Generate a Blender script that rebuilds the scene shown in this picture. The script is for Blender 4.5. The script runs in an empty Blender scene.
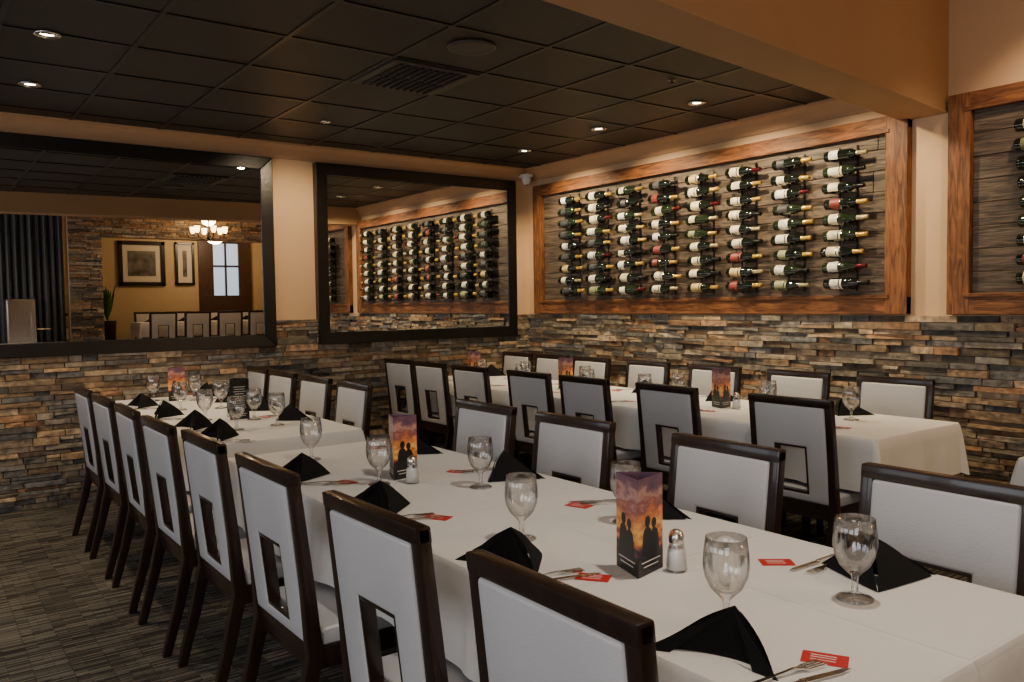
import bpy, bmesh, math, random
from mathutils import Vector, Matrix
random.seed(7)
scn=bpy.context.scene
COL=scn.collection

# ---------------------------------------------------------------- materials
def new_mat(name):
    m=bpy.data.materials.new(name);m.use_nodes=True
    nt=m.node_tree;b=nt.nodes['Principled BSDF']
    return m,nt,b
def pm(name,col,rough=.5,metal=0.0,spec=.5,var=0.0,vscale=8,bump=0.0,bscale=40,coat=0.0,stretch=None,emis=None,estr=0):
    m,nt,b=new_mat(name)
    b.inputs['Base Color'].default_value=(*col,1)
    b.inputs['Roughness'].default_value=rough
    b.inputs['Metallic'].default_value=metal
    b.inputs['Specular IOR Level'].default_value=spec
    b.inputs['Coat Weight'].default_value=coat
    tc=nt.nodes.new('ShaderNodeTexCoord');mp=nt.nodes.new('ShaderNodeMapping')
    nt.links.new(tc.outputs['Object'],mp.inputs[0])
    if stretch: mp.inputs['Scale'].default_value=stretch
    if var>0:
        n=nt.nodes.new('ShaderNodeTexNoise');n.inputs['Scale'].default_value=vscale;n.inputs['Detail'].default_value=5
        nt.links.new(mp.outputs[0],n.inputs['Vector'])
        r=nt.nodes.new('ShaderNodeValToRGB')
        r.color_ramp.elements[0].position=.3;r.color_ramp.elements[1].position=.7
        r.color_ramp.elements[0].color=(*[c*(1-var) for c in col],1)
        r.color_ramp.elements[1].color=(*[min(1,c*(1+var)) for c in col],1)
        nt.links.new(n.outputs[0],r.inputs[0]);nt.links.new(r.outputs[0],b.inputs['Base Color'])
    if bump>0:
        n=nt.nodes.new('ShaderNodeTexNoise');n.inputs['Scale'].default_value=bscale;n.inputs['Detail'].default_value=4
        nt.links.new(mp.outputs[0],n.inputs['Vector'])
        bp=nt.nodes.new('ShaderNodeBump');bp.inputs['Strength'].default_value=bump;bp.inputs['Distance'].default_value=.01
        nt.links.new(n.outputs[0],bp.inputs['Height']);nt.links.new(bp.outputs[0],b.inputs['Normal'])
    if emis:
        b.inputs['Emission Color'].default_value=(*emis,1);b.inputs['Emission Strength'].default_value=estr
    return m
M={}
M['wall']=pm('wall_paint',(.68,.45,.26),.75,var=.05,vscale=2,bump=.1,bscale=120)
M['crown']=pm('crown_paint',(.50,.28,.14),.5)
M['beam']=pm('beam_paint',(.46,.27,.135),.7,var=.04,vscale=2)
M['ceil']=pm('ceiling_tile_black',(.024,.0205,.018),.5,var=.25,vscale=60,bump=.25,bscale=150)
M['grid']=pm('ceiling_grid_metal',(.006,.0055,.005),.35)
M['upceil']=pm('ceiling_paint',(.45,.32,.2),.8)
M['espresso']=pm('espresso_wood',(.018,.009,.006),.28,var=.3,vscale=6,stretch=(8,8,1),coat=.25)
M['leather']=pm('white_leather',(.49,.49,.50),.36,bump=.15,bscale=200)
M['blackframe']=pm('mirror_frame_black',(.007,.006,.006),.3,bump=.1,bscale=30)
M['chrome']=pm('steel',(.75,.73,.7),.22,metal=1)
M['silver']=pm('cutlery_steel',(.72,.70,.67),.18,metal=1)
M['napkin']=pm('black_linen',(.006,.006,.007),.9,spec=.2,bump=.3,bscale=300)
M['red']=pm('red_card',(.50,.02,.018),.5)
M['whitep']=pm('white_print',(.75,.72,.68),.6)
M['black']=pm('black_print',(.008,.008,.009),.4)
M['salt']=pm('salt_white',(.85,.85,.85),.5)
M['whiteplastic']=pm('white_plastic',(.8,.78,.74),.35)
M['curtain']=pm('grey_curtain',(.09,.10,.115),.9)
M['backwall']=pm('cream_paint',(.50,.38,.21),.8)
M['darkwood']=pm('dark_wood_panel',(.05,.025,.015),.4,var=.3,stretch=(4,4,1))
M['matboard']=pm('mat_board',(.6,.55,.45),.8)
M['artprint']=pm('art_print',(.10,.09,.08),.6,var=.9,vscale=5)
M['winpane']=pm('window_daylight',(.5,.6,.7),.3,emis=(.55,.75,1.0),estr=1.0)
M['leaf']=pm('plant_leaf',(.05,.13,.03),.5)
M['lampglass']=pm('lamp_shade_glow',(.9,.7,.4),.4,emis=(1,.62,.25),estr=12)
M['lens']=pm('downlight_lens',(1,.9,.7),.4,emis=(1,.80,.50),estr=45)
M['rubber']=pm('vent_dark',(.012,.012,.012),.6)
M['ventmetal']=pm('vent_metal',(.05,.044,.038),.4)

m,nt,b=new_mat('mirror_glass');b.inputs['Base Color'].default_value=(.80,.80,.78,1);b.inputs['Metallic'].default_value=1;b.inputs['Roughness'].default_value=.0
M['mirror']=m
m=bpy.data.materials.new('clear_glass');m.use_nodes=True;nt=m.node_tree;nt.nodes.clear()
o=nt.nodes.new('ShaderNodeOutputMaterial');tr=nt.nodes.new('ShaderNodeBsdfTransparent');gl=nt.nodes.new('ShaderNodeBsdfGlossy')
gl.inputs['Roughness'].default_value=.02;gl.inputs['Color'].default_value=(1,1,1,1)
lw=nt.nodes.new('ShaderNodeLayerWeight');lw.inputs['Blend'].default_value=.35
mx=nt.nodes.new('ShaderNodeMixShader')
rp=nt.nodes.new('ShaderNodeValToRGB');rp.color_ramp.elements[0].color=(.97,.97,.97,1);rp.color_ramp.elements[1].color=(.30,.30,.31,1);rp.color_ramp.elements[0].position=.4
nt.links.new(lw.outputs['Facing'],rp.inputs[0]);nt.links.new(rp.outputs[0],tr.inputs[0])
mm=nt.nodes.new('ShaderNodeMath');mm.operation='MULTIPLY_ADD';mm.inputs[1].default_value=.6;mm.inputs[2].default_value=.07
nt.links.new(lw.outputs['Fresnel'],mm.inputs[0]);nt.links.new(mm.outputs[0],mx.inputs[0])
nt.links.new(tr.outputs[0],mx.inputs[1]);nt.links.new(gl.outputs[0],mx.inputs[2]);nt.links.new(mx.outputs[0],o.inputs[0])
M['glass']=m
# table linen
m,nt,b=new_mat('white_linen');b.inputs['Roughness'].default_value=.8
tc=nt.nodes.new('ShaderNodeTexCoord')
n=nt.nodes.new('ShaderNodeTexNoise');n.inputs['Scale'].default_value=3.5;n.inputs['Detail'].default_value=3
nt.links.new(tc.outputs['Object'],n.inputs['Vector'])
w=nt.nodes.new('ShaderNodeTexNoise');w.inputs['Scale'].default_value=450
nt.links.new(tc.outputs['Object'],w.inputs['Vector'])
ad=nt.nodes.new('ShaderNodeMath');ad.operation='MULTIPLY_ADD';ad.inputs[1].default_value=.03
nt.links.new(w.outputs[0],ad.inputs[0]);nt.links.new(n.outputs[0],ad.inputs[2])
sp=nt.nodes.new('ShaderNodeSeparateXYZ');nt.links.new(tc.outputs['Object'],sp.inputs[0])
prev=ad.outputs[0]
for ax,per in ((0,.76),(1,.43)):
    pp=nt.nodes.new('ShaderNodeMath');pp.operation='PINGPONG';pp.inputs[1].default_value=per/2;nt.links.new(sp.outputs[ax],pp.inputs[0])
    mr=nt.nodes.new('ShaderNodeMapRange');mr.inputs[1].default_value=0;mr.inputs[2].default_value=.010;mr.inputs[3].default_value=.16;mr.inputs[4].default_value=0
    nt.links.new(pp.outputs[0],mr.inputs[0])
    s_=nt.nodes.new('ShaderNodeMath');s_.operation='ADD';nt.links.new(mr.outputs[0],s_.inputs[0]);nt.links.new(prev,s_.inputs[1]);prev=s_.outputs[0]
bp=nt.nodes.new('ShaderNodeBump');bp.inputs['Strength'].default_value=.4;bp.inputs['Distance'].default_value=.03
nt.links.new(prev,bp.inputs['Height']);nt.links.new(bp.outputs[0],b.inputs['Normal'])
b.inputs['Base Color'].default_value=(.70,.69,.67,1)
M['linen']=m
# stone
m,nt,b=new_mat('stacked_stone');b.inputs['Roughness'].default_value=.8
at=nt.nodes.new('ShaderNodeAttribute');at.attribute_name='Col'
tc=nt.nodes.new('ShaderNodeTexCoord')
n=nt.nodes.new('ShaderNodeTexNoise');n.inputs['Scale'].default_value=22;n.inputs['Detail'].default_value=6
nt.links.new(tc.outputs['Object'],n.inputs['Vector'])
mr=nt.nodes.new('ShaderNodeMapRange');mr.inputs[1].default_value=.3;mr.inputs[2].default_value=.7;mr.inputs[3].default_value=.6;mr.inputs[4].default_value=1.75
nt.links.new(n.outputs[0],mr.inputs[0])
mu=nt.nodes.new('ShaderNodeVectorMath');mu.operation='SCALE'
nt.links.new(at.outputs['Color'],mu.inputs[0]);nt.links.new(mr.outputs[0],mu.inputs['Scale'])
nt.links.new(mu.outputs[0],b.inputs['Base Color'])
bp=nt.nodes.new('ShaderNodeBump');bp.inputs['Strength'].default_value=.9;bp.inputs['Distance'].default_value=.015
nt.links.new(n.outputs[0],bp.inputs['Height']);nt.links.new(bp.outputs[0],b.inputs['Normal'])
M['stone']=m
# carpet
m,nt,b=new_mat('carpet');b.inputs['Roughness'].default_value=.95;b.inputs['Specular IOR Level'].default_value=.1
tc=nt.nodes.new('ShaderNodeTexCoord');mp=nt.nodes.new('ShaderNodeMapping');mp.inputs['Rotation'].default_value=(0,0,math.radians(90))
nt.links.new(tc.outputs['Object'],mp.inputs[0])
def brick(bw,rh,off,c1,c2,bias):
    br=nt.nodes.new('ShaderNodeTexBrick');br.inputs['Scale'].default_value=1;br.inputs['Brick Width'].default_value=bw;br.inputs['Row Height'].default_value=rh
    br.inputs['Mortar Size'].default_value=.0018;br.inputs['Mortar'].default_value=(.018,.016,.014,1)
    br.inputs['Color1'].default_value=(*c1,1);br.inputs['Color2'].default_value=(*c2,1);br.inputs['Bias'].default_value=bias
    br.offset=off;br.offset_frequency=3;nt.links.new(mp.outputs[0],br.inputs['Vector']);return br
b1=brick(.13,.013,.37,(.028,.026,.024),(.40,.36,.29),-.25)
b2=brick(.27,.026,.21,(.05,.046,.042),(.15,.135,.11),0)
mxc=nt.nodes.new('ShaderNodeMix');mxc.data_type='RGBA';mxc.inputs[0].default_value=.4
nt.links.new(b1.outputs['Color'],mxc.inputs[6]);nt.links.new(b2.outputs['Color'],mxc.inputs[7])
nt.links.new(mxc.outputs[2],b.inputs['Base Color'])
n=nt.nodes.new('ShaderNodeTexNoise');n.inputs['Scale'].default_value=250;nt.links.new(tc.outputs['Object'],n.inputs['Vector'])
bp=nt.nodes.new('ShaderNodeBump');bp.inputs['Strength'].default_value=.5;bp.inputs['Distance'].default_value=.01
nt.links.new(n.outputs[0],bp.inputs['Height']);nt.links.new(bp.outputs[0],b.inputs['Normal'])
M['carpet']=m
def wood(name,c1,c2,stretch,scale=5,rough=.55):
    m,nt,b=new_mat(name);b.inputs['Roughness'].default_value=rough
    tc=nt.nodes.new('ShaderNodeTexCoord');mp=nt.nodes.new('ShaderNodeMapping');mp.inputs['Scale'].default_value=stretch
    nt.links.new(tc.outputs['Object'],mp.inputs[0])
    n=nt.nodes.new('ShaderNodeTexNoise');n.inputs['Scale'].default_value=scale;n.inputs['Detail'].default_value=8;n.inputs['Distortion'].default_value=1.2
    nt.links.new(mp.outputs[0],n.inputs['Vector'])
    r=nt.nodes.new('ShaderNodeValToRGB');r.color_ramp.elements[0].position=.35;r.color_ramp.elements[1].position=.65
    r.color_ramp.elements[0].color=(*c1,1);r.color_ramp.elements[1].color=(*c2,1)
    nt.links.new(n.outputs[0],r.inputs[0]);nt.links.new(r.outputs[0],b.inputs['Base Color'])
    bp=nt.nodes.new('ShaderNodeBump');bp.inputs['Strength'].default_value=.5;bp.inputs['Distance'].default_value=.008
    nt.links.new(n.outputs[0],bp.inputs['Height']);nt.links.new(bp.outputs[0],b.inputs['Normal'])
    return m
M['framewood_h']=wood('rustic_wood_h',(.085,.026,.007),(.28,.105,.030),(1,8,8))
M['framewood_v']=wood('rustic_wood_v',(.085,.026,.007),(.28,.105,.030),(8,8,1))
M['plank']=wood('weathered_plank',(.035,.025,.018),(.17,.12,.082),(1,10,12),4)
# sunset print
m,nt,b=new_mat('sunset_print');b.inputs['Roughness'].default_value=.3
tc=nt.nodes.new('ShaderNodeTexCoord');sp=nt.nodes.new('ShaderNodeSeparateXYZ');nt.links.new(tc.outputs['Object'],sp.inputs[0])
n=nt.nodes.new('ShaderNodeTexNoise');n.inputs['Scale'].default_value=16;n.inputs['Detail'].default_value=5
mp=nt.nodes.new('ShaderNodeMapping');mp.inputs['Scale'].default_value=(1,1,2.5);nt.links.new(tc.outputs['Object'],mp.inputs[0]);nt.links.new(mp.outputs[0],n.inputs['Vector'])
a1=nt.nodes.new('ShaderNodeMath');a1.operation='MULTIPLY_ADD';a1.inputs[1].default_value=.16;nt.links.new(n.outputs[0],a1.inputs[0])
a0=nt.nodes.new('ShaderNodeMath');a0.operation='SUBTRACT';a0.inputs[1].default_value=.08;nt.links.new(sp.outputs[2],a0.inputs[0])
nt.links.new(a0.outputs[0],a1.inputs[2])
mr=nt.nodes.new('ShaderNodeMapRange');mr.inputs[1].default_value=0;mr.inputs[2].default_value=.26
nt.links.new(a1.outputs[0],mr.inputs[0])
r=nt.nodes.new('ShaderNodeValToRGB');e=r.color_ramp.elements
e[0].position=0;e[0].color=(.02,.01,.02,1);e[1].position=1;e[1].color=(.08,.05,.10,1)
for p_,c_ in [(.22,(.03,.012,.02,1)),(.30,(.45,.09,.02,1)),(.42,(1.0,.55,.14,1)),(.54,(.70,.24,.07,1)),(.66,(.25,.07,.07,1)),(.76,(.50,.28,.22,1)),(.86,(.18,.08,.11,1))]:
    x=e.new(p_);x.color=c_
nt.links.new(mr.outputs[0],r.inputs[0]);nt.links.new(r.outputs[0],b.inputs['Base Color'])
M['sunset']=m
M['bot']=pm('bottle_glass_dark',(.006,.009,.006),.06,spec=.8)
M['bot2']=pm('bottle_glass_green',(.012,.02,.008),.08,spec=.8)
for i,c in enumerate([(.74,.66,.48),(.55,.42,.18),(.22,.035,.03),(.78,.75,.66),(.05,.05,.06),(.25,.27,.14)]): M['lab%d'%i]=pm('label_%d'%i,c,.5,var=.3,vscale=30)
for i,c in enumerate([(.72,.46,.10),(.02,.02,.02),(.12,.015,.02),(.6,.5,.28)]): M['foil%d'%i]=pm('foil_%d'%i,c,.3,metal=.7)

# ---------------------------------------------------------------- helpers
def mesh_obj(name,bm,mats,loc=(0,0,0),rz=0,parent=None,smooth=False,recalc=True):
    if recalc: bmesh.ops.recalc_face_normals(bm,faces=bm.faces[:])
    me=bpy.data.meshes.new(name);bm.to_mesh(me);bm.free()
    for k in mats: me.materials.append(M[k])
    if smooth:
        for p in me.polygons: p.use_smooth=True
        try: me.set_sharp_from_angle(angle=math.radians(40))
        except Exception: pass
    return inst(name,me,loc,rz,parent)
def inst(name,me,loc=(0,0,0),rz=0,parent=None):
    ob=bpy.data.objects.new(name,me);COL.objects.link(ob)
    ob.location=loc;ob.rotation_euler=(0,0,rz)
    if parent: ob.parent=parent
    return ob
def empty(name,loc=(0,0,0),rz=0):
    e=bpy.data.objects.new(name,None);COL.objects.link(e);e.location=loc;e.rotation_euler=(0,0,rz);e.empty_display_size=.1;return e
def addv(bm,vs,faces,mi=0,bev=0,seg=2):
    t=bmesh.new();V=[t.verts.new(v) for v in vs]
    for f_ in faces:
        try: t.faces.new([V[i] for i in f_])
        except ValueError: pass
    bmesh.ops.recalc_face_normals(t,faces=t.faces[:])
    if bev>0:
        ed=[e for e in t.edges if len(e.link_faces)==2 and e.calc_face_angle(0)>.5]
        bmesh.ops.bevel(t,geom=ed,offset=bev,segments=seg,profile=.6,affect='EDGES',clamp_overlap=True)
    for f_ in t.faces: f_.material_index=mi
    me=bpy.data.meshes.new('t');t.to_mesh(me);t.free();bm.from_mesh(me);bpy.data.meshes.remove(me)
BF=[(0,1,2,3),(7,6,5,4),(0,4,5,1),(1,5,6,2),(2,6,7,3),(3,7,4,0)]
def box(bm,lo,hi,mi=0,bev=0,seg=2):
    (a,b_,c),(d,e_,f_)=lo,hi
    addv(bm,[(a,b_,c),(d,b_,c),(d,e_,c),(a,e_,c),(a,b_,f_),(d,b_,f_),(d,e_,f_),(a,e_,f_)],BF,mi,bev,seg)
def sweep(bm,secs,mi=0,bev=0):
    vs=[];fs=[]
    for x,y,z,w,d in secs: vs+=[(x-w/2,y-d/2,z),(x+w/2,y-d/2,z),(x+w/2,y+d/2,z),(x-w/2,y+d/2,z)]
    n=len(secs);fs=[(3,2,1,0),tuple(4*(n-1)+i for i in range(4))]
    for k in range(n-1):
        for i in range(4): fs.append((4*k+i,4*k+(i+1)%4,4*k+4+(i+1)%4,4*k+4+i))
    addv(bm,vs,fs,mi,bev)
def prism(bm,poly,z0,z1,mi=0):
    n=len(poly);vs=[(x,y,z0) for x,y in poly]+[(x,y,z1) for x,y in poly]
    fs=[tuple(range(n))[::-1],tuple(range(n,2*n))]+[(i,(i+1)%n,n+(i+1)%n,n+i) for i in range(n)]
    addv(bm,vs,fs,mi)
def lathe(bm,prof,seg=24,mi=0,mat=None,a0=0,a1=2*math.pi,mis=None):
    full=abs(a1-a0-2*math.pi)<1e-6;n=seg if full else seg+1
    rings=[]
    for r_,z in prof:
        ring=[]
        for i in range(n):
            v=Vector((r_*math.cos(a0+(a1-a0)*i/seg),r_*math.sin(a0+(a1-a0)*i/seg),z))
            ring.append(bm.verts.new(mat@v if mat else v))
        rings.append(ring)
    for k in range(len(rings)-1):
        for i in range(seg):
            j=(i+1)%n
            f_=bm.faces.new([rings[k][i],rings[k][j],rings[k+1][j],rings[k+1][i]]);f_.material_index=mis[k] if mis else mi;f_.smooth=True
    return rings
def simple_box(name,lo,hi,mat,bev=0,parent=None):
    bm=bmesh.new();box(bm,lo,hi,0,bev);return mesh_obj(name,bm,[mat],parent=parent)

# ---------------------------------------------------------------- room shell
CE=2.836;UP=3.45;YF=-8.6;XE=12.5
simple_box('floor',(-.2,YF,-.1),(XE,3.0,0),'carpet')
simple_box('wall_left',(-.2,YF,0),(0,0,3.6),'wall')
simple_box('wall_right',(-.2,0,0),(7.35,.2,3.6),'wall')
simple_box('wall_front',(-.2,YF-.2,0),(XE,YF,3.6),'wall')
simple_box('wall_end',(XE,YF,0),(XE+.2,3.0,3.6),'wall')
simple_box('wall_side',(7.15,.2,0),(7.35,3.0,3.6),'wall')
simple_box('wall_far_side',(7.15,3.0,0),(XE,3.2,3.6),'wall')
bm=bmesh.new();prism(bm,[(0,0),(4.08,0),(4.08+.1085*8.6,YF),(0,YF)],CE,CE+.06);mesh_obj('ceiling',bm,['ceil'])
simple_box('ceiling_upper',(3.9,YF,UP),(XE,3.0,UP+.1),'upceil')
bm=bmesh.new();prism(bm,[(4.03,0),(4.315,0),(4.315+.1085*8.6,YF),(4.03+.1085*8.6,YF)],2.60,UP)
mesh_obj('beam',bm,['beam'])
bm=bmesh.new();g=.013
y=0
while y>YF:
    box(bm,(0,y-g,CE-.006),(4.05-.1085*y,y+g,CE+.001));y-=.61
x=.31
while x<4.9:
    ys=0 if x<4.03 else -(x-4.03)/.1085
    if ys>YF: box(bm,(x-g,YF,CE-.0065),(x+g,ys,CE+.001))
    x+=.61
mesh_obj('ceiling_grid',bm,['grid'])
def crown(name,p0,p1,nrm,mat='crown',z1=CE,h=.125):
    prof=[(0,-h),(.018,-h),(.022,-h+.025),(.05,-.045),(.075,-.02),(.085,-.018),(.085,0),(0,0)]
    bm=bmesh.new();vs=[]
    for p in (p0,p1):
        for o_,z in prof: vs.append((p[0]+nrm[0]*o_,p[1]+nrm[1]*o_,z1+z))
    n=len(prof);fs=[tuple(range(n)),tuple(range(n,2*n))]+[(i,(i+1)%n,n+(i+1)%n,n+i) for i in range(n)]
    addv(bm,vs,fs);return mesh_obj(name,bm,[mat])
crown('trim_1',(0,YF),(0,0),(1,0))
crown('trim_2',(0,0),(4.06,0),(0,-1))
# stone
pal=[(.235,.160,.095),(.19,.145,.10),(.130,.116,.100),(.098,.096,.092),(.225,.125,.065),(.31,.225,.145),(.125,.09,.06),(.215,.175,.125),(.085,.076,.066),(.255,.165,.095),(.17,.14,.10),(.24,.20,.150)]
def stone(name,L,Hh,to_world,seed=1,z0=0):
    rnd=random.Random(seed);bm=bmesh.new();cl=bm.loops.layers.float_color.new('Col')
    z=z0
    while z<z0+Hh-.01:
        h=rnd.choice([.03,.04,.05,.06,.045,.035]);
        if z+h>z0+Hh-.02: h=z0+Hh-z
        u=0
        while u<L:
            l=rnd.uniform(.08,.36);u1=min(u+l,L)
            sub=[(z,z+h)]
            if h>.045 and rnd.random()<.3: sub=[(z,z+h/2),(z+h/2,z+h)]
            for za,zb_ in sub:
                d=rnd.uniform(.016,.056);c=rnd.choice(pal);k=rnd.uniform(.6,1.35);c=(c[0]*k,c[1]*k,c[2]*k,1)
                gp=.0018;j=lambda:rnd.uniform(-.006,.006)
                pts=[(u+gp,0,za+gp),(u1-gp,0,za+gp),(u1-gp,0,zb_-gp),(u+gp,0,zb_-gp),
                     (u+gp+.002,d+j(),za+gp+.001),(u1-gp-.002,d+j(),za+gp+.001),(u1-gp-.002,d+j(),zb_-gp-.001),(u+gp+.002,d+j(),zb_-gp-.001)]
                V=[bm.verts.new(to_world(*p)) for p in pts]
                for f_ in BF[1:]:
                    fc=bm.faces.new([V[i] for i in f_])
                    for lp in fc.loops: lp[cl]=c
            u=u1
        z+=h
    return mesh_obj(name,bm,['stone'])
ST=1.333
stone('wall_left_stone_cladding',8.55,ST,lambda u,d,z:(d,-u,z),1)
stone('wall_right_stone_cladding',7.3,ST,lambda u,d,z:(u,-d,z),2)
HB=2.66
stone('wall_back_stone_header',5.6,UP-HB,lambda u,d,z:(8.5-d,-3.1+u,z),3,z0=HB)
stone('wall_back_stone_pillar',.5,HB,lambda u,d,z:(8.5-d,-3.1+u,z),4)
simple_box('wall_back_header',(8.5,-3.1,HB),(8.75,3.0,UP),'wall')
simple_box('wall_back_pillar',(8.5,-3.1,0),(8.75,-2.6,HB),'wall')
simple_box('wall_back',(8.5,YF,0),(8.75,-4.7,UP),'wall')
simple_box('floor_platform',(8.8,-6,0),(XE,3.0,.42),'carpet')
simple_box('wall_inner',(11.05,-6,.42),(11.25,3.0,UP),'backwall')
bm=bmesh.new();n=120;top=[];bot=[]
for i in range(n+1):
    yy=-4.65+1.5*i/n;xx=8.62+.045*math.sin(i*.75)+.015*math.sin(i*1.9)
    top.append(bm.verts.new((xx,yy,3.35)));bot.append(bm.verts.new((xx+.02*math.sin(i*.3),yy,.02)))
for i in range(n): bm.faces.new([bot[i],bot[i+1],top[i+1],top[i]])
mesh_obj('curtain',bm,['curtain'],smooth=True)
def picture(name,y0,y1,z0,z1,x=11.05,fr=.06):
    e=empty(name,(x,(y0+y1)/2,z0))
    bm=bmesh.new()
    h=z1-z0;w=(y1-y0)/2
    for lo,hi in [((-.05,-w,0),(0,w,fr)),((-.05,-w,h-fr),(0,w,h)),((-.05,-w,0),(0,-w+fr,h)),((-.05,w-fr,0),(0,w,h))]: box(bm,lo,hi,0,.006)
    mesh_obj('picture_border',bm,['blackframe'],parent=e)
    bm=bmesh.new();box(bm,(-.02,-w+fr,fr),(0,w-fr,h-fr));mesh_obj('mat_board',bm,['matboard'],parent=e)
    bm=bmesh.new();box(bm,(-.03,-w+fr+.10,fr+.12),(-.015,w-fr-.10,h-fr-.12));mesh_obj('print',bm,['artprint'],parent=e)
picture('framed_picture',-1.86,-.98,1.9,2.80,fr=.08)
picture('framed_picture',-.78,-.40,1.92,2.80,fr=.05)
e=empty('window_1',(11.05,.23,1.2))
bm=bmesh.new()
for lo,hi in [((-.06,-.55,0),(0,.55,.5)),((-.06,-.55,1.6),(0,.55,1.9)),((-.06,-.55,.5),(0,-.25,1.6)),((-.06,.28,.5),(0,.55,1.6)),((-.05,-.01,.5),(-.01,.03,1.6)),((-.05,-.25,1.1),(-.01,.28,1.14))]: box(bm,lo,hi,0,.004)
mesh_obj('casing',bm,['darkwood'],parent=e)
bm=bmesh.new();box(bm,(-.012,-.25,.5),(-.002,.28,1.6));mesh_obj('pane',bm,['winpane'],parent=e)
bm=bmesh.new();box(bm,(8.0,-4.05,0),(8.4,-3.65,1.62),0,.02);box(bm,(7.985,-4.03,.05),(8.0,-3.67,.8),0,.005);box(bm,(7.985,-4.03,.84),(8.0,-3.67,1.58),0,.005);box(bm,(7.96,-3.72,.95),(7.985,-3.70,1.4),0,.004)
mesh_obj('service_cabinet',bm,['chrome'])
bm=bmesh.new();rnd=random.Random(3)
lathe(bm,[(.0,.425),(.12,.425),(.16,1.2),(.17,1.22),(.15,1.22),(.0,1.2)],16,0)
for i in range(34):
    a=rnd.uniform(0,6.28);L=rnd.uniform(.3,.65);lean=rnd.uniform(.15,.42);prev=None
    for k in range(6):
        t=k/5;r_=L*t*lean;z=1.2+L*t*(1.3-.6*t*lean);wd=.03*math.sin(math.pi*(t*.9+.05))
        c=Vector((r_*math.cos(a),r_*math.sin(a),z));s=Vector((-math.sin(a),math.cos(a),0))*wd
        cur=(bm.verts.new(c-s),bm.verts.new(c+s))
        if prev: f_=bm.faces.new([prev[0],prev[1],cur[1],cur[0]]);f_.material_index=1
        prev=cur
mesh_obj('potted_plant',bm,['darkwood','leaf'],loc=(10.7,-2.15,0),recalc=False)
def tube(bm,pts,r_,mi=0,seg=8):
    pr=None
    for i,p in enumerate(pts):
        p=Vector(p);q0=Vector(pts[max(i-1,0)]);q1=Vector(pts[min(i+1,len(pts)-1)]);d=(q1-q0).normalized()
        up=Vector((0,0,1)) if abs(d.z)<.9 else Vector((1,0,0))
        a=d.cross(up).normalized();b_=d.cross(a)
        ring=[bm.verts.new(p+r_*(math.cos(2*math.pi*k/seg)*a+math.sin(2*math.pi*k/seg)*b_)) for k in range(seg)]
        if pr:
            for k in range(seg):
                f_=bm.faces.new([pr[k],pr[(k+1)%seg],ring[(k+1)%seg],ring[k]]);f_.material_index=mi;f_.smooth=True
        else: bm.faces.new(ring).material_index=mi
        pr=ring
    bm.faces.new(pr[::-1]).material_index=mi
def chandelier(loc):
    bm=bmesh.new();tube(bm,[(0,0,UP-loc[2]),(0,0,-.12)],.012)
    lathe(bm,[(0,-.16),(.04,-.12),(.03,-.05),(.012,0)],12,0)
    for i in range(6):
        a=i*math.pi/3;c,s=math.cos(a),math.sin(a)
        tube(bm,[(c*.02,s*.02,-.1),(c*.12,s*.12,-.14),(c*.24,s*.24,-.1),(c*.27,s*.27,-.03)],.009)
        lathe(bm,[(.02,-.03),(.04,0),(.045,.05),(.05,.08)],12,1,mat=Matrix.Translation((c*.27,s*.27,0)))
    mesh_obj('chandelier',bm,['blackframe','lampglass'],loc=loc,recalc=False)
chandelier((7.9,-1.0,2.76));chandelier((9.9,1.5,2.9))

# ---------------------------------------------------------------- mirrors
def wall_mirror(y0,y1,z0=1.109,z1=2.70,fw=.105):
    e=empty('wall_mirror',(0,(y0+y1)/2,z0));w=(y1-y0)/2;h=z1-z0
    bm=bmesh.new()
    P=[(-w,0),(w,0),(w,h),(-w,h)];I=[(-w+fw,fw),(w-fw,fw),(w-fw,h-fw),(-w+fw,h-fw)]
    for i in range(4):
        j=(i+1)%4
        o1,o2,i1,i2=P[i],P[j],I[i],I[j]
        vs=[(0,yy,zz) for yy,zz in (o1,o2,i2,i1)]
        for (yy,zz),xx in [(o1,.075),(o2,.075),(i2,.068),(i1,.068)]: vs.append((xx,yy,zz))
        addv(bm,vs,BF,0,.006)
    mesh_obj('frame',bm,['blackframe'],parent=e)
    bm=bmesh.new();box(bm,(.005,-w+fw-.01,fw-.01),(.06,w-fw+.01,h-fw+.01));mesh_obj('mirror_pane',bm,['mirror'],parent=e)
wall_mirror(-5.5,-2.765);wall_mirror(-2.38,-.21)

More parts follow.
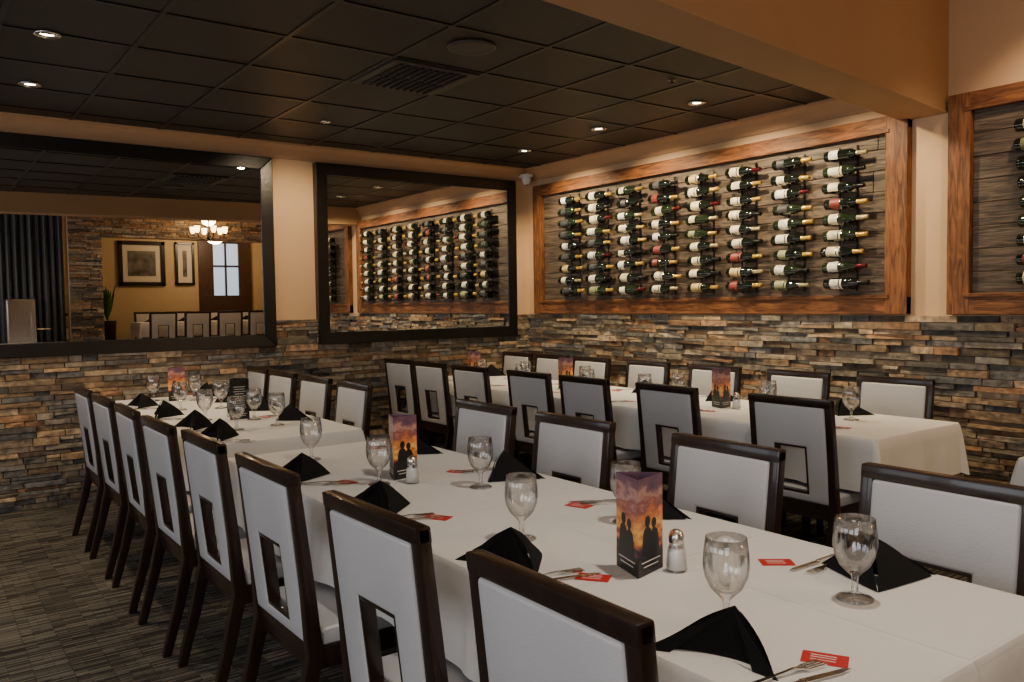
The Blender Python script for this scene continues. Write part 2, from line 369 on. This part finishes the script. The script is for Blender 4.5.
# ---------------------------------------------------------------- wine display
def wine_display(x0,x1,z0,z1,cols,seed,fl=.135,fr=.15,ft=.1,fb_=.12):
    e=empty('wine_bottle_display',(x0,0,z0));W=x1-x0;Hh=z1-z0
    bm=bmesh.new();box(bm,(0,-.06,0),(W,0,fb_),0,.006);box(bm,(0,-.06,Hh-ft),(W,0,Hh),0,.006)
    box(bm,(fl-.03,-.072,fb_-.012),(W-fr+.03,-.01,fb_+.012),0,.004);box(bm,(fl-.03,-.072,Hh-ft-.012),(W-fr+.03,-.01,Hh-ft+.012),0,.004)
    mesh_obj('frame_rails',bm,['framewood_h'],parent=e)
    bm=bmesh.new();box(bm,(0,-.063,.0),(fl,0,Hh),0,.006);box(bm,(W-fr,-.063,0),(W,0,Hh),0,.006)
    mesh_obj('frame_stiles',bm,['framewood_v'],parent=e)
    bm=bmesh.new();z=fb_
    rnd=random.Random(seed)
    while z<Hh-ft-.01:
        h=min(.14,Hh-ft-z);u=fl
        while u<W-fr:
            l=rnd.uniform(.8,1.6);u1=min(u+l,W-fr);box(bm,(u+.001,-.022-rnd.uniform(0,.004),z+.002),(u1-.001,0,z+h-.002),0,.003,1);u=u1
        z+=h
    mesh_obj('back_planks',bm,['plank'],parent=e)
    mats=['bot','bot2']+['lab%d'%i for i in range(6)]+['foil%d'%i for i in range(4)]+['chrome']
    bm=bmesh.new();hb=bmesh.new();K=1.0
    for cx in cols:
        for dx in (-.055,.075):
            box(hb,(cx-x0+dx-.005,-.05,1.50-z0),(cx-x0+dx+.005,-.038,2.49-z0))
        for r_ in range(9):
            z=1.553+.1095*r_-z0;xs=cx-x0-.125+rnd.uniform(-.018,.018)
            rot=Matrix.Rotation(rnd.uniform(-.03,.03),4,'Y')
            k2=K*rnd.uniform(.94,1.05)
            mt=Matrix.Translation((xs,-.115,z))@rot@Matrix.Rotation(math.radians(90),4,'Y')@Matrix.Scale(k2,4)
            g_=rnd.choice([0,0,1]);fo=8+rnd.choice([0,0,0,0,1,1,2,3]);lb=2+rnd.choice([0,0,0,1,3,3,3,0,4,5,4,2])
            R_=.0385
            if rnd.random()<.3: prof=[(0,.012),(.02,.003),(R_-.004,0),(R_,.006),(R_,.14),(R_*.9,.17),(R_*.6,.205),(.018,.235),(.0155,.25),(.0155,.30),(.0165,.302),(.0165,.308),(0,.309)]
            else: prof=[(0,.012),(.02,.003),(R_-.004,0),(R_,.006),(R_,.185),(R_*.93,.2),(R_*.7,.216),(.017,.235),(.0155,.25),(.0155,.30),(.0165,.302),(.0165,.308),(0,.309)]
            lathe(bm,prof,16,mat=mt,mis=[g_]*7+[fo]*5)
            la=.035+rnd.uniform(0,.02);lz=la+rnd.uniform(.06,.085)
            ls=rnd.uniform(-.9,.9)
            lathe(bm,[(R_+.0006,la),(R_+.0006,lz)],14,lb,mat=mt,a0=math.pi*1.0+ls,a1=math.pi*1.95+ls)
            if rnd.random()<.35: lathe(bm,[(R_+.0006,lz+.008),(R_+.0006,lz+.022)],14,lb,mat=mt,a0=math.pi*1.0+ls,a1=math.pi*1.95+ls)
            for dx in (-.055,.075):
                bx=cx-x0+dx
                box(hb,(bx-.004,-.16,z-R_*K-.003),(bx+.004,-.04,z-R_*K+.001))
                box(hb,(bx-.004,-.163,z-R_*K-.003),(bx+.004,-.159,z-R_*K+.012))
    mesh_obj('bottles',bm,mats,parent=e,recalc=False)
    mesh_obj('rack_rods',hb,['blackframe'],parent=e)
wine_display(.156,4.09,1.34,2.645,[.79,1.19,1.60,2.01,2.42,2.83,3.25,3.66],5)
wine_display(4.345,6.95,1.34,2.69,[4.90,5.31,5.72,6.13,6.5],9)

# ---------------------------------------------------------------- chair
def by(z): return -.185-.058*max(0,(z-.42))/.53
def build_chair():
    bm=bmesh.new()
    W=.48
    for s in (-1,1):
        x=s*(W/2-.019)
        sweep(bm,[(x,-.29,0,.032,.034),(x,-.235,.2,.036,.042),(x,-.188,.40,.038,.048),(x,by(.6),.6,.038,.040),(x,by(.8),.8,.038,.036),(x,by(.957),.957,.038,.034)],0,.005)
        xf=s*(W/2-.025);sweep(bm,[(xf,.225,0,.028,.028),(xf,.225,.36,.042,.042),(xf,.225,.42,.042,.042)],0,.004)
        box(bm,(xf-.012,-.18,.355),(xf+.012,.225,.42),0,.003)
    def rail(z0,z1,x0,x1,t,mi,bev=.005):
        vs=[]
        for z in (z0,z1):
            yy=by(z);vs+=[(x0,yy-t/2,z),(x1,yy-t/2,z),(x1,yy+t/2,z),(x0,yy+t/2,z)]
        addv(bm,vs,BF,mi,bev)
    rail(.918,.960,-W/2,W/2,.040,0,.007)
    rail(.385,.435,-.21,.21,.034,0)
    box(bm,(-.21,.213,.355),(.21,.237,.42),0,.003)
    box(bm,(-.21,-.20,.355),(.21,-.17,.42),0,.003)
    xs=[-.2025,-.092,.092,.2025];zs=[.435,.475,.715,.919];T=.048
    t=bmesh.new();vd={}
    def v(i,j,k):
        key=(i,j,k)
        if key not in vd: vd[key]=t.verts.new((xs[i],by(zs[j])+(T/2 if k else -T/2),zs[j]))
        return vd[key]
    cells=[(i,j) for i in range(3) for j in range(3) if not(i==1 and j==1)]
    for i,j in cells:
        t.faces.new([v(i,j,0),v(i+1,j,0),v(i+1,j+1,0),v(i,j+1,0)]);t.faces.new([v(i,j,1),v(i,j+1,1),v(i+1,j+1,1),v(i+1,j,1)])
        for (di,dj,a,b_) in [(-1,0,(i,j),(i,j+1)),(1,0,(i+1,j),(i+1,j+1)),(0,-1,(i,j),(i+1,j)),(0,1,(i,j+1),(i+1,j+1))]:
            if (i+di,j+dj) not in cells: t.faces.new([v(*a,0),v(*b_,0),v(*b_,1),v(*a,1)])
    bmesh.ops.recalc_face_normals(t,faces=t.faces[:])
    ed=[e_ for e_ in t.edges if len(e_.link_faces)==2 and e_.calc_face_angle(0)>.9]
    bmesh.ops.bevel(t,geom=ed,offset=.011,segments=3,profile=.5,affect='EDGES')
    for f_ in t.faces: f_.material_index=1
    me=bpy.data.meshes.new('t');t.to_mesh(me);t.free();bm.from_mesh(me);bpy.data.meshes.remove(me)
    rail(.706,.717,-.094,.094,.040,0,.002);rail(.473,.486,-.094,.094,.040,0,.002)
    rail(.475,.717,-.094,-.083,.040,0,.002);rail(.475,.717,.083,.094,.040,0,.002)
    box(bm,(-.225,-.165,.42),(.225,.25,.478),1,.018,3)
    me=bpy.data.meshes.new('dining_chair');bm.to_mesh(me);bm.free()
    me.materials.append(M['espresso']);me.materials.append(M['leather'])
    for p in me.polygons: p.use_smooth=True
    try: me.set_sharp_from_angle(angle=math.radians(35))
    except Exception: pass
    return me
CH=build_chair()
rj=random.Random(11)
def chair(x,ytop,side,z=0):
    j=rj.uniform(-.03,.03)
    if side>0: inst('dining_chair',CH,(x,ytop+.243,z),j)
    else: inst('dining_chair',CH,(x,ytop-.243,z),math.pi+j)
for xl in [3.42,4.10,4.83,5.52]: chair(xl+.24,-4.405,1)
for xl in [.98,1.60,2.22,2.84]: chair(xl+.24,-4.43,1)
for xl in [3.30,3.97,4.77,5.53]: chair(xl+.24,-3.01,-1)
for xl in [.06,.60,1.22,1.82]: chair(xl+.24,-3.01,-1)
for xl in [.06,.60,1.22,1.98,2.58,3.31,4.14]: chair(xl+.24,-1.731,1)
for xl in [.06,.60,1.16,1.85,2.55,3.27,3.96]: chair(xl+.24,-.388,-1)

# ---------------------------------------------------------------- tables
def table(x0,x1,y0,y1,zt=.76,drop=.265,seed=0,zf=0):
    cx,cy=(x0+x1)/2,(y0+y1)/2
    e=empty('dining_table',(cx,cy,zf));a,b_=(x1-x0)/2,(y1-y0)/2
    rnd=random.Random(seed)
    per=[];r_=.025;st=.03
    def seg(p,q,nx,ny):
        L=math.hypot(q[0]-p[0],q[1]-p[1]);n=max(2,int(L/st))
        for i in range(n):
            t=i/n;per.append((p[0]+(q[0]-p[0])*t,p[1]+(q[1]-p[1])*t,nx,ny,0))
    def arc(cx_,cy_,a0):
        for i in range(6):
            t=a0+math.pi/2*i/6;per.append((cx_+r_*math.cos(t),cy_+r_*math.sin(t),math.cos(t),math.sin(t),math.sin(math.pi*i/6)))
    seg((-a+r_,-b_),(a-r_,-b_),0,-1);arc(a-r_,-b_+r_,-math.pi/2)
    seg((a,-b_+r_),(a,b_-r_),1,0);arc(a-r_,b_-r_,0)
    seg((a-r_,b_),(-a+r_,b_),0,1);arc(-a+r_,b_-r_,math.pi/2)
    seg((-a,b_-r_),(-a,-b_+r_),-1,0);arc(-a+r_,-b_+r_,math.pi)
    n=len(per);ph=[rnd.uniform(0,6.28) for _ in range(3)]
    bm=bmesh.new();rows=9;R_=[]
    ss=0;S=[]
    for i,p in enumerate(per):
        S.append(ss);q=per[(i+1)%n];ss+=math.hypot(q[0]-p[0],q[1]-p[1])
    zt_=zt-zf
    for k in range(rows+1):
        t=k/rows;ring=[]
        for i,(px,py,nx,ny,c) in enumerate(per):
            f_=math.sin(2*math.pi*round(ss/.34)*S[i]/ss+ph[0])+.6*math.sin(2*math.pi*round(ss/.19)*S[i]/ss+ph[1])
            off=.006*min(1,t*6)+.010*t+ .012*t**1.3*max(-.8,f_)+.05*c*t
            z=zt_+.004-drop*t-.018*c*t
            if k==0: off=-.004;z=zt_+.006
            if k==1: z=zt_-.006;off=.004
            ring.append(bm.verts.new((px+nx*off,py+ny*off,z)))
        R_.append(ring)
    for k in range(rows):
        for i in range(n):
            bm.faces.new([R_[k][i],R_[k+1][i],R_[k+1][(i+1)%n],R_[k][(i+1)%n]])
    bm.faces.new(R_[0])
    mesh_obj('tablecloth',bm,['linen'],parent=e,smooth=True)
    bm=bmesh.new();box(bm,(-a+.005,-b_+.005,zt_-.03),(a-.005,b_-.005,zt_-.001))
    alongx=a>=b_;la_=max(a,b_)
    nped=max(2,int(round(2*la_/1.2)))
    for i in range(nped):
        pp=-la_+.45+(2*la_-.9)*i/(nped-1);px,py=(pp,0) if alongx else (0,pp)
        lathe(bm,[(.045,.04),(.04,.1),(.035,.3),(.035,min(.6,zt_-.1)),(.06,zt_-.03)],14,0,mat=Matrix.Translation((px,py,0)))
        box(bm,(px-.22,py-.035,.0),(px+.22,py+.035,.045),0,.01);box(bm,(px-.035,py-.2,.0),(px+.035,py+.2,.045),0,.01)
    mesh_obj('table_base',bm,['espresso'],parent=e)
ZT=.7665
table(3.12,6.17,-4.16,-3.27,seed=1)
table(.22,2.74,-4.14,-3.28,seed=2)
table(.22,4.74,-1.55,-.70,seed=3)
table(5.36,7.0,-1.55,-.70,seed=4)
# raised area table (reflected in the left mirror)
table(9.35,10.15,-1.85,1.3,zt=1.18,seed=5,zf=.42)
table(9.35,10.15,-5.3,-2.75,zt=1.18,seed=6,zf=.42)
for yy in (-4.9,-4.3,-3.7,-3.1,-1.5,-.9,-.3,.3,.9):
    inst('dining_chair',CH,(9.34,yy,.42),-math.pi/2+rj.uniform(-.04,.04))
    inst('dining_chair',CH,(10.16,yy,.42),math.pi/2+rj.uniform(-.04,.04))

# ---------------------------------------------------------------- table-top items
def build_goblet():
    bm=bmesh.new()
    prof=[(.0,.004),(.030,.003),(.036,.001),(.037,.003),(.030,.007),(.012,.012),(.0065,.018),(.006,.038),(.0075,.052),(.016,.062),(.030,.078),(.0395,.102),(.0425,.126),(.0410,.153),(.0375,.183),(.0367,.1835),(.040,.153),(.0412,.126),(.038,.103),(.028,.081),(.012,.0675),(0,.066)]
    prof=[(r_*1.15,z*1.02) for r_,z in prof]
    lathe(bm,prof,32,0)
    me=bpy.data.meshes.new('water_goblet');bmesh.ops.recalc_face_normals(bm,faces=bm.faces[:]);bm.to_mesh(me);bm.free();me.materials.append(M['glass'])
    return me
GO=build_goblet()
def build_napkin(seed):
    rn=random.Random(seed)
    bm=bmesh.new();h=rn.uniform(.092,.110)
    A=Vector((rn.uniform(-.045,.035),rn.uniform(-.01,.02),h));L=Vector((-.125,-.06,0));Rr=Vector((.12,-.045,0));B=Vector((rn.uniform(-.02,.03),.115,0));Cn=Vector((.01,-.015,0))
    def tri(a,b_,c,bulge,nrm,n=8,cr=0):
        g_={}
        for i in range(n+1):
            for j in range(n+1-i):
                u=i/n;w_=j/n;v_=1-u-w_;p=a*v_+b_*u+c*w_
                k=u*w_+v_*w_+v_*u
                p=p+nrm*bulge*k*2+nrm*cr*math.sin(7*u+3*w_)*k
                p.z=max(p.z,.0005)
                g_[i,j]=bm.verts.new(p)
        for i in range(n):
            for j in range(n-i):
                bm.faces.new([g_[i,j],g_[i+1,j],g_[i,j+1]])
                if i+j<n-1: bm.faces.new([g_[i+1,j],g_[i+1,j+1],g_[i,j+1]])
    tri(A,L,B,.016,Vector((-.6,.5,.4)),cr=.014);tri(A,B,Rr,.016,Vector((.6,.5,.4)),cr=.014)
    tri(A,Cn,L,.020,Vector((0,1,0)));tri(A,Rr,Cn,.020,Vector((0,1,0)))
    L2=L+Vector((-.012,-.014,.0));R2=Rr+Vector((.012,-.014,0));A2=A+Vector((0,-.007,-.005))
    tri(A2,L2,L2.lerp(Vector((0,-.03,0)),.4),.0,Vector((0,1,0)),3);tri(A2,R2.lerp(Vector((0,-.03,0)),.4),R2,.0,Vector((0,1,0)),3)
    bmesh.ops.remove_doubles(bm,verts=bm.verts[:],dist=.0005)
    for f_ in bm.faces: f_.smooth=True
    me=bpy.data.meshes.new('folded_napkin');bm.to_mesh(me);bm.free();me.materials.append(M['napkin'])
    try: me.set_sharp_from_angle(angle=math.radians(30))
    except Exception: pass
    return me
NAS=[build_napkin(i) for i in range(4)]
def build_fork():
    bm=bmesh.new()
    secs=[(0,0,.011),(.02,0,.010),(.10,.004,.006),(.125,.006,.006),(.14,.004,.012),(.155,.002,.024)]
    pr=None
    for x,z,w_ in secs:
        c=[bm.verts.new((x,-w_/2,z)),bm.verts.new((x,w_/2,z)),bm.verts.new((x,w_/2,z+.003)),bm.verts.new((x,-w_/2,z+.003))]
        if pr:
            for i in range(4): bm.faces.new([pr[i],pr[(i+1)%4],c[(i+1)%4],c[i]])
        else: bm.faces.new(c)
        pr=c
    bm.faces.new(pr)
    for i in range(4):
        y=-.0105+i*.007;box(bm,(.153,y-.0015,.002),(.198,y+.0015,.005),0)
    me=bpy.data.meshes.new('fork');bmesh.ops.recalc_face_normals(bm,faces=bm.faces[:]);bm.to_mesh(me);bm.free();me.materials.append(M['silver']);return me
def build_knife():
    bm=bmesh.new()
    addv(bm,[(0,-.006,0),(.1,-.005,0),(.1,.005,0),(0,.006,0),(0,-.006,.006),(.1,-.005,.006),(.1,.005,.006),(0,.006,.006)],BF,0,.002)
    n=8;vs=[(.1,-.004)]+[(.19,-.006),(.22,0)]+[(.1+.12*i/n, .011-.004*(i/n)) for i in range(n-1,-1,-1)]
    prism(bm,vs,.002,.0038)
    me=bpy.data.meshes.new('table_knife');bm.to_mesh(me);bm.free();me.materials.append(M['silver']);return me
FK=build_fork();KN=build_knife()
def build_card():
    bm=bmesh.new();box(bm,(-.042,-.026,0),(.042,.026,.0015),0)
    for y in (.012,.002,-.010): box(bm,(-.026,y-.0012,.0015),(.020,y+.0012,.0018),1)
    me=bpy.data.meshes.new('red_coaster_card');bm.to_mesh(me);bm.free();me.materials.append(M['red']);me.materials.append(M['whitep']);return me
RC=build_card()
def build_menu(kind):
    bm=bmesh.new();w_=.058;h=.245
    mats=['sunset','black','whitep']
    P=[(w_*math.cos(a)*1.15,w_*math.sin(a)*1.15) for a in (math.radians(-90),math.radians(30),math.radians(150))]
    for i in range(3):
        (ax,ay),(bx,by_)=P[i],P[(i+1)%3];nx,ny=(by_-ay),-(bx-ax);l=math.hypot(nx,ny);nx/=l;ny/=l;t=.0012
        def q(u,z,o=0): return (ax+(bx-ax)*u+nx*(t+o),ay+(by_-ay)*u+ny*(t+o),z)
        def qi(u,z): return (ax+(bx-ax)*u,ay+(by_-ay)*u,z)
        mi=0 if kind==0 else 1
        addv(bm,[qi(0,0),qi(1,0),qi(1,h),qi(0,h),q(0,0),q(1,0),q(1,h),q(0,h)],BF,mi)
        addv(bm,[q(0,0),q(1,0),q(1,.05),q(0,.05),q(0,0,.0004),q(1,0,.0004),q(1,.05,.0004),q(0,.05,.0004)],BF,1)
        for zz,ww in ((.02,.3),(.032,.38)):
            addv(bm,[q(.5-ww,zz,.0004),q(.5+ww,zz,.0004),q(.5+ww,zz+.0025,.0004),q(.5-ww,zz+.0025,.0004),q(.5-ww,zz,.0008),q(.5+ww,zz,.0008),q(.5+ww,zz+.0025,.0008),q(.5-ww,zz+.0025,.0008)],BF,2)
        if kind==0:
            # silhouette: two people side by side with round heads
            vs=[bm.verts.new(q(u,z,.0006)) for u,z in [(.14,.05),(.16,.09),(.20,.112),(.28,.120),(.42,.120),(.50,.112),(.52,.105),(.56,.112),(.70,.112),(.78,.104),(.82,.085),(.84,.05)]];bm.faces.new(vs).material_index=1
            for cu,cz,rr in ((.36,.134,.0125),(.62,.126,.0115)):
                bm.faces.new([bm.verts.new(q(cu+rr/.115*math.cos(2*math.pi*k/14),cz+rr*1.2*math.sin(2*math.pi*k/14),.0008)) for k in range(14)]).material_index=1
                bm.faces.new([bm.verts.new(q(cu+a_,cz+b2,.0007)) for a_,b2 in ((-.05,-.02),(.05,-.02),(.04,0),(-.04,0))]).material_index=1
        else:
            for zz in [.07+.014*k for k in range(10)]:
                ww=random.Random(int(zz*1000)).uniform(.2,.36)
                f_=bm.faces.new([bm.verts.new(q(.5-ww,zz,.0006)),bm.verts.new(q(.5+ww,zz,.0006)),bm.verts.new(q(.5+ww,zz+.003,.0006)),bm.verts.new(q(.5-ww,zz+.003,.0006))]);f_.material_index=2
    me=bpy.data.meshes.new('menu_stand');bmesh.ops.recalc_face_normals(bm,faces=bm.faces[:]);bm.to_mesh(me);bm.free()
    for k in mats: me.materials.append(M[k])
    return me
MN=[build_menu(0),build_menu(1)]
def build_shaker():
    bm=bmesh.new()
    lathe(bm,[(0,.001),(.025,.001),(.027,.006),(.023,.05),(.019,.070),(.017,.076)],10,0)
    lathe(bm,[(.0,.006),(.0245,.006),(.0215,.058),(0,.060)],10,2)
    lathe(bm,[(.0195,.074),(.020,.088),(.015,.101),(.007,.106),(0,.1065)],16,1)
    me=bpy.data.meshes.new('salt_shaker');bmesh.ops.recalc_face_normals(bm,faces=bm.faces[:]);bm.to_mesh(me);bm.free()
    for k in ('glass','chrome','salt'): me.materials.append(M[k])
    return me
SH=build_shaker()
rt=random.Random(21)
def goblet(x,y): inst('water_goblet',GO,(x,y,ZT),rt.uniform(0,6))
def setting(nx,ny,side,card=True,rot=0):
    inst('folded_napkin',rt.choice(NAS),(nx,ny,ZT),(0 if side>0 else math.pi)+rot)
    s=side
    inst('fork',FK,(nx+.12*s,ny-.09*s,ZT+.001),math.pi/2*s-.45+rot)
    inst('table_knife',KN,(nx+.155*s,ny-.09*s,ZT+.001),math.pi/2*s-.5+rot)
    if card: inst('red_coaster_card',RC,(nx+.22*s,ny+.09*s,ZT),rot+.4)
for x in (3.73,4.41,5.15): setting(x,-4.04,1,rot=rt.uniform(-.2,.3))
setting(5.85,-4.05,1,rot=.3,card=False)
inst('red_coaster_card',RC,(5.99,-3.92,ZT),.5)
for x,y in ((3.55,-3.42),(4.28,-3.42),(5.02,-3.41)): setting(x,y,-1,rot=rt.uniform(-.3,.3))
setting(5.80,-3.41,-1,rot=.5)
for p in [(5.85,-3.585),(5.765,-3.93),(4.99,-3.885),(5.05,-3.525),(4.36,-3.60),(4.07,-3.87),(3.42,-3.87)]: goblet(*p)
inst('menu_stand',MN[0],(5.40,-3.82,ZT),.75);inst('menu_stand',MN[0],(4.00,-3.74,ZT),.7)
inst('salt_shaker',SH,(5.462,-3.75,ZT));inst('salt_shaker',SH,(4.13,-3.76,ZT))
for x in (.75,1.40,2.05,2.52): setting(x,-4.00,1,rot=rt.uniform(-.3,.3),card=x<2.4)
for x in (.35,.90,1.5,2.1): setting(x,-3.43,-1,rot=rt.uniform(-.3,.3))
for p in [(.45,-3.85),(.62,-3.6),(1.15,-3.84),(1.24,-3.60),(1.78,-3.86),(2.30,-3.84),(2.28,-3.60),(1.95,-3.62)]: goblet(*p)
inst('menu_stand',MN[1],(1.84,-3.68,ZT),.5);inst('menu_stand',MN[0],(.52,-3.71,ZT),.5)
inst('salt_shaker',SH,(1.70,-3.68,ZT))
for x in (.5,1.1,1.8,2.6,3.3,4.2): setting(x,-1.42,1,rot=rt.uniform(-.3,.3))
for x in (.5,1.1,1.8,2.5,3.2,4.15): setting(x,-.84,-1,rot=rt.uniform(-.3,.3))
for p in [(.85,-1.2),(1.3,-1.05),(1.5,-1.25),(2.05,-1.04),(2.3,-1.23),(2.9,-1.25),(3.0,-1.02),(3.75,-1.04),(3.9,-1.25),(4.3,-1.04)]: goblet(*p)
for x in (.6,1.9,3.45): inst('menu_stand',MN[0],(x,-1.12,ZT),.7);inst('salt_shaker',SH,(x+.12,-1.12,ZT))
for yy in (-4.9,-4.3,-3.7,-3.1,-1.5,-.9,-.3,.3,.9):
    for x,rr in ((9.50,-math.pi/2),(10.0,math.pi/2)):
        inst('folded_napkin',NAS[1],(x,yy,1.187),rr)
        inst('water_goblet',GO,(x+(.12 if x<9.7 else -.12),yy+.24,1.187))

# ---------------------------------------------------------------- ceiling fixtures
LPOS=[(2.13,-4.67),(1.03,-4.63),(2.97,-.79),(1.96,-.79),(.89,-.72),(1.03,-2.70)]
def downlight(x,y,z,r_=.045):
    bm=bmesh.new()
    lathe(bm,[(r_+.018,-.001),(r_+.018,-.006),(r_,-.008),(r_*.8,.0),(r_*.75,.02)],24,0)
    lathe(bm,[(r_*.75,.003),(0,.002)],20,1)
    mesh_obj('recessed_downlight',bm,['chrome','lens'],loc=(x,y,z-.007),recalc=False)
for x,y in LPOS: downlight(x,y,CE,.045 if y!=-2.70 else .025)
UPOS=[(5.2,-.8),(6.4,-.8),(5.9,-3.4),(7.8,-5.2),(7.4,-2.2)]
for x,y in UPOS: downlight(x,y,UP)
for x,y in ((.49,-1.97),(3.3,-1.4)):
    bm=bmesh.new();lathe(bm,[(.0,-.03),(.02,-.03),(.022,-.026),(.006,-.02),(.006,-.006),(.03,-.004),(.031,-.001),(0,-.001)],16,0)
    mesh_obj('sprinkler_head',bm,['ventmetal'],loc=(x,y,CE-.008),recalc=False)
bm=bmesh.new();lathe(bm,[(.0,-.006),(.10,-.006),(.12,-.010),(.13,-.006),(.132,0)],32,0);mesh_obj('ceiling_speaker',bm,['ventmetal'],loc=(3.14,-2.79,CE-.008),recalc=False)
bm=bmesh.new();x0,x1,y0,y1=2.16,2.73,-3.03,-2.46
box(bm,(x0,y0,CE-.016),(x1,y1,CE-.007),0)
for k in range(2):
    for i in range(10):
        yy=y0+.05+i*.048
        xa=x0+.04+k*.26
        box(bm,(xa,yy,CE-.026),(xa+.23,yy+.022,CE-.016),1)
mesh_obj('air_vent',bm,['ventmetal','rubber'])
bm=bmesh.new();box(bm,(.09,-.17,2.735),(.19,-.075,2.765),0,.01);lathe(bm,[(0,-.055),(.022,-.050),(.038,-.032),(.045,-.010),(.047,.0),(.047,.03),(0,.03)],20,0,mat=Matrix.Translation((.14,-.125,2.71)));lathe(bm,[(0,-.058),(.012,-.056),(.016,-.050)],12,1,mat=Matrix.Translation((.14,-.125,2.709)))
box(bm,(.0,-.14,2.745),(.10,-.10,2.76),0,.004)
mesh_obj('security_camera',bm,['whiteplastic','black'])

# ---------------------------------------------------------------- lights
def spot(x,y,z,tx,ty,tz,pw,ang=80,col=(1,.74,.45),r_=.05,blend=.6):
    l=bpy.data.lights.new('spot','SPOT');l.energy=pw;l.color=col;l.spot_size=math.radians(ang);l.spot_blend=blend;l.shadow_soft_size=r_
    o=bpy.data.objects.new('spot_lamp',l);COL.objects.link(o);o.location=(x,y,z)
    o.rotation_euler=(Vector((tx,ty,tz))-Vector((x,y,z))).to_track_quat('-Z','Y').to_euler()
def area(x,y,z,tx,ty,tz,sx,sy,pw,col):
    l=bpy.data.lights.new('area','AREA');l.shape='RECTANGLE';l.size=sx;l.size_y=sy;l.energy=pw;l.color=col
    o=bpy.data.objects.new('area_lamp',l);COL.objects.link(o);o.location=(x,y,z)
    o.rotation_euler=(Vector((tx,ty,tz))-Vector((x,y,z))).to_track_quat('-Z','Y').to_euler()
for x,y in LPOS[:2]: spot(x,y,CE-.03,x-.5,y+.2,0,70,110)
for x,y in LPOS[2:5]: spot(x,y,CE-.03,x,-.05,1.55,105,115,col=(1,.79,.48),r_=.03)
spot(3.75,-.79,CE-.03,3.75,-.05,1.55,62,110,col=(1,.79,.48),r_=.03)
spot(1.03,-2.70,CE-.04,0.3,-2.65,1.3,75,125,col=(1,.76,.46))
for x,y in UPOS[:2]: spot(x,y,UP-.05,x,-.1,1.4,70,100,col=(1,.74,.46))
spot(5.7,-3.4,UP-.05,4.7,-3.6,0,130,85,col=(1,.89,.74))
spot(3.1,-1.5,CE-.03,3.1,-1.2,0,55,110,col=(1,.87,.70))
spot(1.4,-3.2,CE-.03,1.6,-3.6,0,30,100,col=(1,.87,.70))
for x,y in UPOS[3:]: spot(x,y,UP-.05,x,y,0,45,130,col=(1,.78,.52))
for i,x in enumerate((1.6,4.2,6.8)):
    area(x,YF+.12,1.9,x,-3,1.1,1.9,1.7,(24,38,38)[i],(.88,.93,1.0))
area(8.3,-6.3,2.0,4,-3.2,.8,2.0,2.0,44,(.92,.95,1.0))
def point(x,y,z,e_,col,r_):
    pl=bpy.data.lights.new('p','POINT');pl.energy=e_;pl.color=col;pl.shadow_soft_size=r_
    o=bpy.data.objects.new('point_lamp',pl);COL.objects.link(o);o.location=(x,y,z)
point(7.9,-1.0,2.98,30,(1,.62,.3),.12)  # light of the first chandelier
point(9.9,-.3,2.9,62,(1,.72,.42),.2)  # point light above the raised tables, apart from the hanging chandelier there

w=bpy.data.worlds.new('World');scn.world=w;w.use_nodes=True
w.node_tree.nodes['Background'].inputs[0].default_value=(.5,.45,.4,1);w.node_tree.nodes['Background'].inputs[1].default_value=.15

# ---------------------------------------------------------------- camera
a,p,r=.635,.046,-.014
F=Vector((-math.cos(a)*math.cos(p),math.sin(a)*math.cos(p),-math.sin(p)))
R0=Vector((math.sin(a),math.cos(a),0));U0=R0.cross(F)
R=math.cos(r)*R0+math.sin(r)*U0;U=-math.sin(r)*R0+math.cos(r)*U0
cam=bpy.data.cameras.new('camera');co=bpy.data.objects.new('camera',cam);COL.objects.link(co)
m4=Matrix((( R.x,U.x,-F.x,6.876),(R.y,U.y,-F.y,-5.3),(R.z,U.z,-F.z,1.45),(0,0,0,1)))
co.matrix_world=m4;cam.sensor_width=36;cam.lens=822.713/1024*36;cam.clip_start=.05
scn.camera=co
